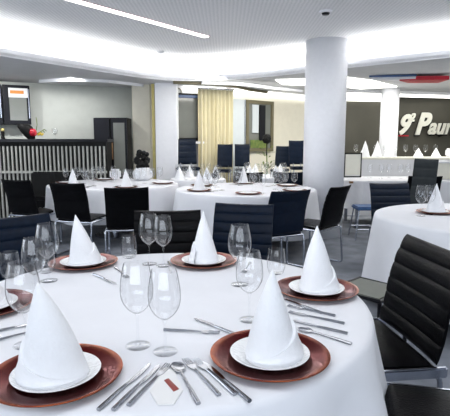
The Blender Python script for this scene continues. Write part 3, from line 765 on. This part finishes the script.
lay(knife, (-.062, 1.215), (.057, 1.020), 'dark steel knife closest to the left rim of the front right plate', GK)
lay(knife, (.225, 1.735), (.340, 1.590), 'steel knife just in front of the right rear plate', GK)
lay(fork, (.230, 1.665), (.385, 1.560), 'steel fork in front of the right rear plate, nearer than the knife', GF)
lay(fork, (.225, 1.600), (.400, 1.490), 'steel fork lying midway between the two right plates', GF)
lay(knife, (.215, 1.520), (.385, 1.410), 'steel knife between the two right plates, nearer the front one', GK)
lay(spoon, (.235, 1.455), (.380, 1.330), 'steel spoon closest to the back rim of the front right plate', GS)
lay(knife, (-.105, 1.535), (.035, 1.400), 'thin steel knife lying above the left rim of the front right plate', GK)
lay(fork, (-.43, 2.02), (-.53, 2.20), 'steel fork right of the far left plate, upper one', GF)
lay(knife, (-.46, 1.93), (-.60, 2.08), 'steel knife right of the far left plate, lower one', GK)
lay(knife, (-.60, 1.52), (-.76, 1.40), 'steel knife on the cloth at the left photo edge', GK)
lay(fork, (-.58, 1.46), (-.72, 1.33), 'steel fork on the cloth at the left photo edge', GF)
lay(knife, (-.245, 2.10), (-.285, 2.30), 'steel knife left of the far middle plate', GK)
lay(fork, (.085, 2.10), (.125, 2.29), 'steel fork right of the far middle plate', GF)
lay(fork, (-.015, 1.415), (-.20, 1.44), 'thin steel cake fork lying behind the front glass pair', GF)
# small card
t = thing('place_card', 'small white place card with a brown red mark between the front plates', 'card', (-.142, 1.085, Z0))
bm = prism(B(), [(-.022, .100), (.008, .085), (.040, -.015), (.024, -.078), (-.012, -.080), (-.040, -.020)], 0, .0025)
obj('card', bm, 'paper', t)
t2 = obj('red_mark', prism(B(), [(-.012, .030), (-.002, .040), (.030, -.012), (.018, -.024)], .0026, .0036), mat('brown_red_print', (.30, .04, .03), .5, var=.2), t)

ORD = ('first', 'second', 'third', 'fourth', 'fifth', 'sixth', 'seventh', 'eighth', 'ninth')
# other tables: settings placed around each table
def settings(cx, cy, rad, tab, ks, ph, n, glass=True, gl=wine_small, naps=None):
    for i, k in enumerate(ks):
        a = ph + 2 * PI * k / n; x, y = cx + rad * math.cos(a), cy + rad * math.sin(a)
        fx, fy = math.cos(a), math.sin(a)
        w = ('far ' if fy > .38 else 'near ' if fy < -.38 else '') + ('right' if fx > .38 else 'left' if fx < -.38 else 'middle'); w = w.strip()
        charger.put((x, y, Z0), 0, 'red charger plate at the %s seat of the %s' % (w, tab), 'charger plates on the ' + tab, scale=(.92, .92, 1))
        plate.put((x, y, Z0 + .0045), 0, 'white dinner plate at the %s seat of the %s' % (w, tab), 'dinner plates on the ' + tab)
        if naps is None or i in naps: nap_far.put((x, y, Z0 + .0098), a, 'white cone napkin at the %s seat of the %s' % (w, tab), 'cone napkins on the ' + tab)
        if glass:
            for q, (da, dr, side) in enumerate(((.30, -.16, 'mid row'), (.42, -.05, 'by the rim'), (.24, -.28, 'innermost'), (-.32, -.12, 'opposite side'))):
                b = a + da * .75 / rad * .6; r_ = rad + dr
                gl.put((cx + r_ * math.cos(b), cy + r_ * math.sin(b), Z0), 0, 'clear wine glass, %s seat of the %s, %s' % (w, tab, side), 'wine glasses on the ' + tab)
settings(-1.62, 6.85, .72, 'left middle table', (0, 1, 2, 4, 5), -PI / 2 - .6, 6, naps=(0, 1))
settings(.27, 6.12, .68, 'central middle table', (0, 1, 2, 3, 4, 5), PI / 6, 6, naps=(1, 3))
settings(2.13, 3.75, .40, 'right edge table', (0,), PI - .55, 1, glass=False)
settings(2.13, 3.75, .62, 'right edge table', (0, 1, 2), -.9, 6, glass=False)
for x, y, s, l in ((1.60, 3.80, 1, 'left of the pair on the right edge table'), (1.70, 3.88, .97, 'right of the pair on the right edge table')):
    wine.put((x, y, Z0), 0, 'clear wine glass, ' + l, 'wine glasses on the right edge table', scale=(s, s, s))
for cx, cy, tab in ((-.45, 7.80, 'small far table by the curtain'), (.72, 8.45, 'small far table by the cream wall')):
    for k in range(4):
        a = .5 + k * PI / 2
        nap_far.put((cx + .33 * math.cos(a), cy + .33 * math.sin(a), Z0), a, 'white cone napkin at the %s of the %s' % (('far right', 'far left', 'near left', 'near right')[k], tab), 'napkins on the ' + tab, scale=(1.1, 1.1, .85))
        for j in range(2):
            b = a + .55 + .35 * j
            wine_small.put((cx + .34 * math.cos(b), cy + .34 * math.sin(b), Z0), 0, 'clear glass by the %s napkin, %s, %s' % (('far right', 'far left', 'near left', 'near right')[k], tab, ('closer', 'farther')[j]), 'glasses on the ' + tab)
for i, x in enumerate((2.62, 2.85, 3.07, 3.62, 3.95)):
    nap_far.put((x, 8.86, 1.081), i, 'white cone napkin on the buffet counter, %s from its left end' % ('first', 'second', 'third', 'fourth', 'fifth')[i], 'napkins on the buffet counter', scale=(1.2, 1.2, 1.25 if i < 3 else .7))
for i in range(9):
    wine_small.put((2.50 + i * .19, 9.05, 1.081), 0, 'clear wine glass in the row on the buffet counter, %s from the left' % ORD[i], 'wine glasses in a row on the buffet counter')
for i in range(7):
    wine_small.put((2.45 + i * .16, 7.95 - .1 * (i % 2), Z0), 0, 'clear wine glass on the banquet table, %s from the big column' % ORD[i], 'wine glasses clustered on the banquet table')
def make_block():
    o = obj('folded_cloth', box(B(), (0, 0, .05), (.15, .13, .10), 0, .02), 'napkin'); return tag(o, 'x', 'napkin')
blk = Proto(make_block())
for i, (x, w) in enumerate(((4.25, 'first'), (4.5, 'second'), (4.78, 'third'), (5.05, 'fourth'))):
    blk.put((x, 8.9, 1.081), .1 * i, 'square folded white cloth on the buffet counter, %s from the left' % w, 'folded cloths on the buffet counter', scale=(1.1, 1.1, 1.6))
blk.put((-1.80, 7.72, Z0), .2, 'folded white cloth at the far rim of the left middle table', scale=(1.2, 1, 1.6))

# dark flower arrangement by the pillar
t = thing('flower_arrangement', 'dark round flower arrangement in a white pot beside the corner pillar', 'plant', (-1.32, 7.86, TZ + .001))
t.location = (-1.30, 7.42, Z0)
obj('pot', lathe(B(), [(0, 0), (.09, 0), (.15, .05), (.16, .12), (.10, .20), (.08, .20), (.13, .11), (0, .10)], 28), 'white', t, True)
bm = B()
for k in range(26):
    a = rnd.uniform(0, 6.28); z = rnd.uniform(.2, .44); r = .09 * math.sqrt(max(0.05, 1 - ((z - .30) / .18) ** 2))
    bmesh.ops.create_icosphere(bm, subdivisions=2, radius=rnd.uniform(.035, .05), matrix=Matrix.Translation((r * math.cos(a), r * math.sin(a) * .8, z)))
obj('blooms', bm, 'blackm', t, True)
t = thing('potted_plant', 'dark bushy plant with yellow green leaves below the olive framed window', 'plant', (.82, 9.30, 0))
obj('pot', lathe(B(), [(0, 0), (.12, 0), (.16, .5), (.15, .5), (.13, .45), (0, .45)], 24), 'blackm', t, True)
bm = B()
for k in range(60):
    a = rnd.uniform(0, 6.28); r = rnd.uniform(.02, .15); z = rnd.uniform(.55, 1.25); b = a + rnd.uniform(-.5, .5)
    p = Vector((r * math.cos(a), r * math.sin(a), z)); q = p + Vector((.08 * math.cos(b), .08 * math.sin(b), rnd.uniform(-.02, .08)))
    s = (q - p).cross(Vector((0, 0, 1))).normalized() * .02
    mid = (p + q) / 2; v = [bm.verts.new(c) for c in (p, mid + s, q, mid - s)]; bm.faces.new(v)
tube(bm, [(0, 0, .44), (.01, 0, .8), (0, .01, 1.2)], .012)
o = obj('foliage', bm, 'green', t); o.modifiers.new('thickness', 'SOLIDIFY').thickness = .003
bm = B(); bmesh.ops.create_icosphere(bm, subdivisions=3, radius=.09, matrix=Matrix.Translation((0, 0, 1.42)))
for v in bm.verts: v.co += (v.co - Vector((0, 0, 1.42))).normalized() * rnd.uniform(-.012, .012)
tube(bm, [(0, 0, 1.1), (0, 0, 1.36)], .012)
obj('bloom', bm, 'blackm', t, True)
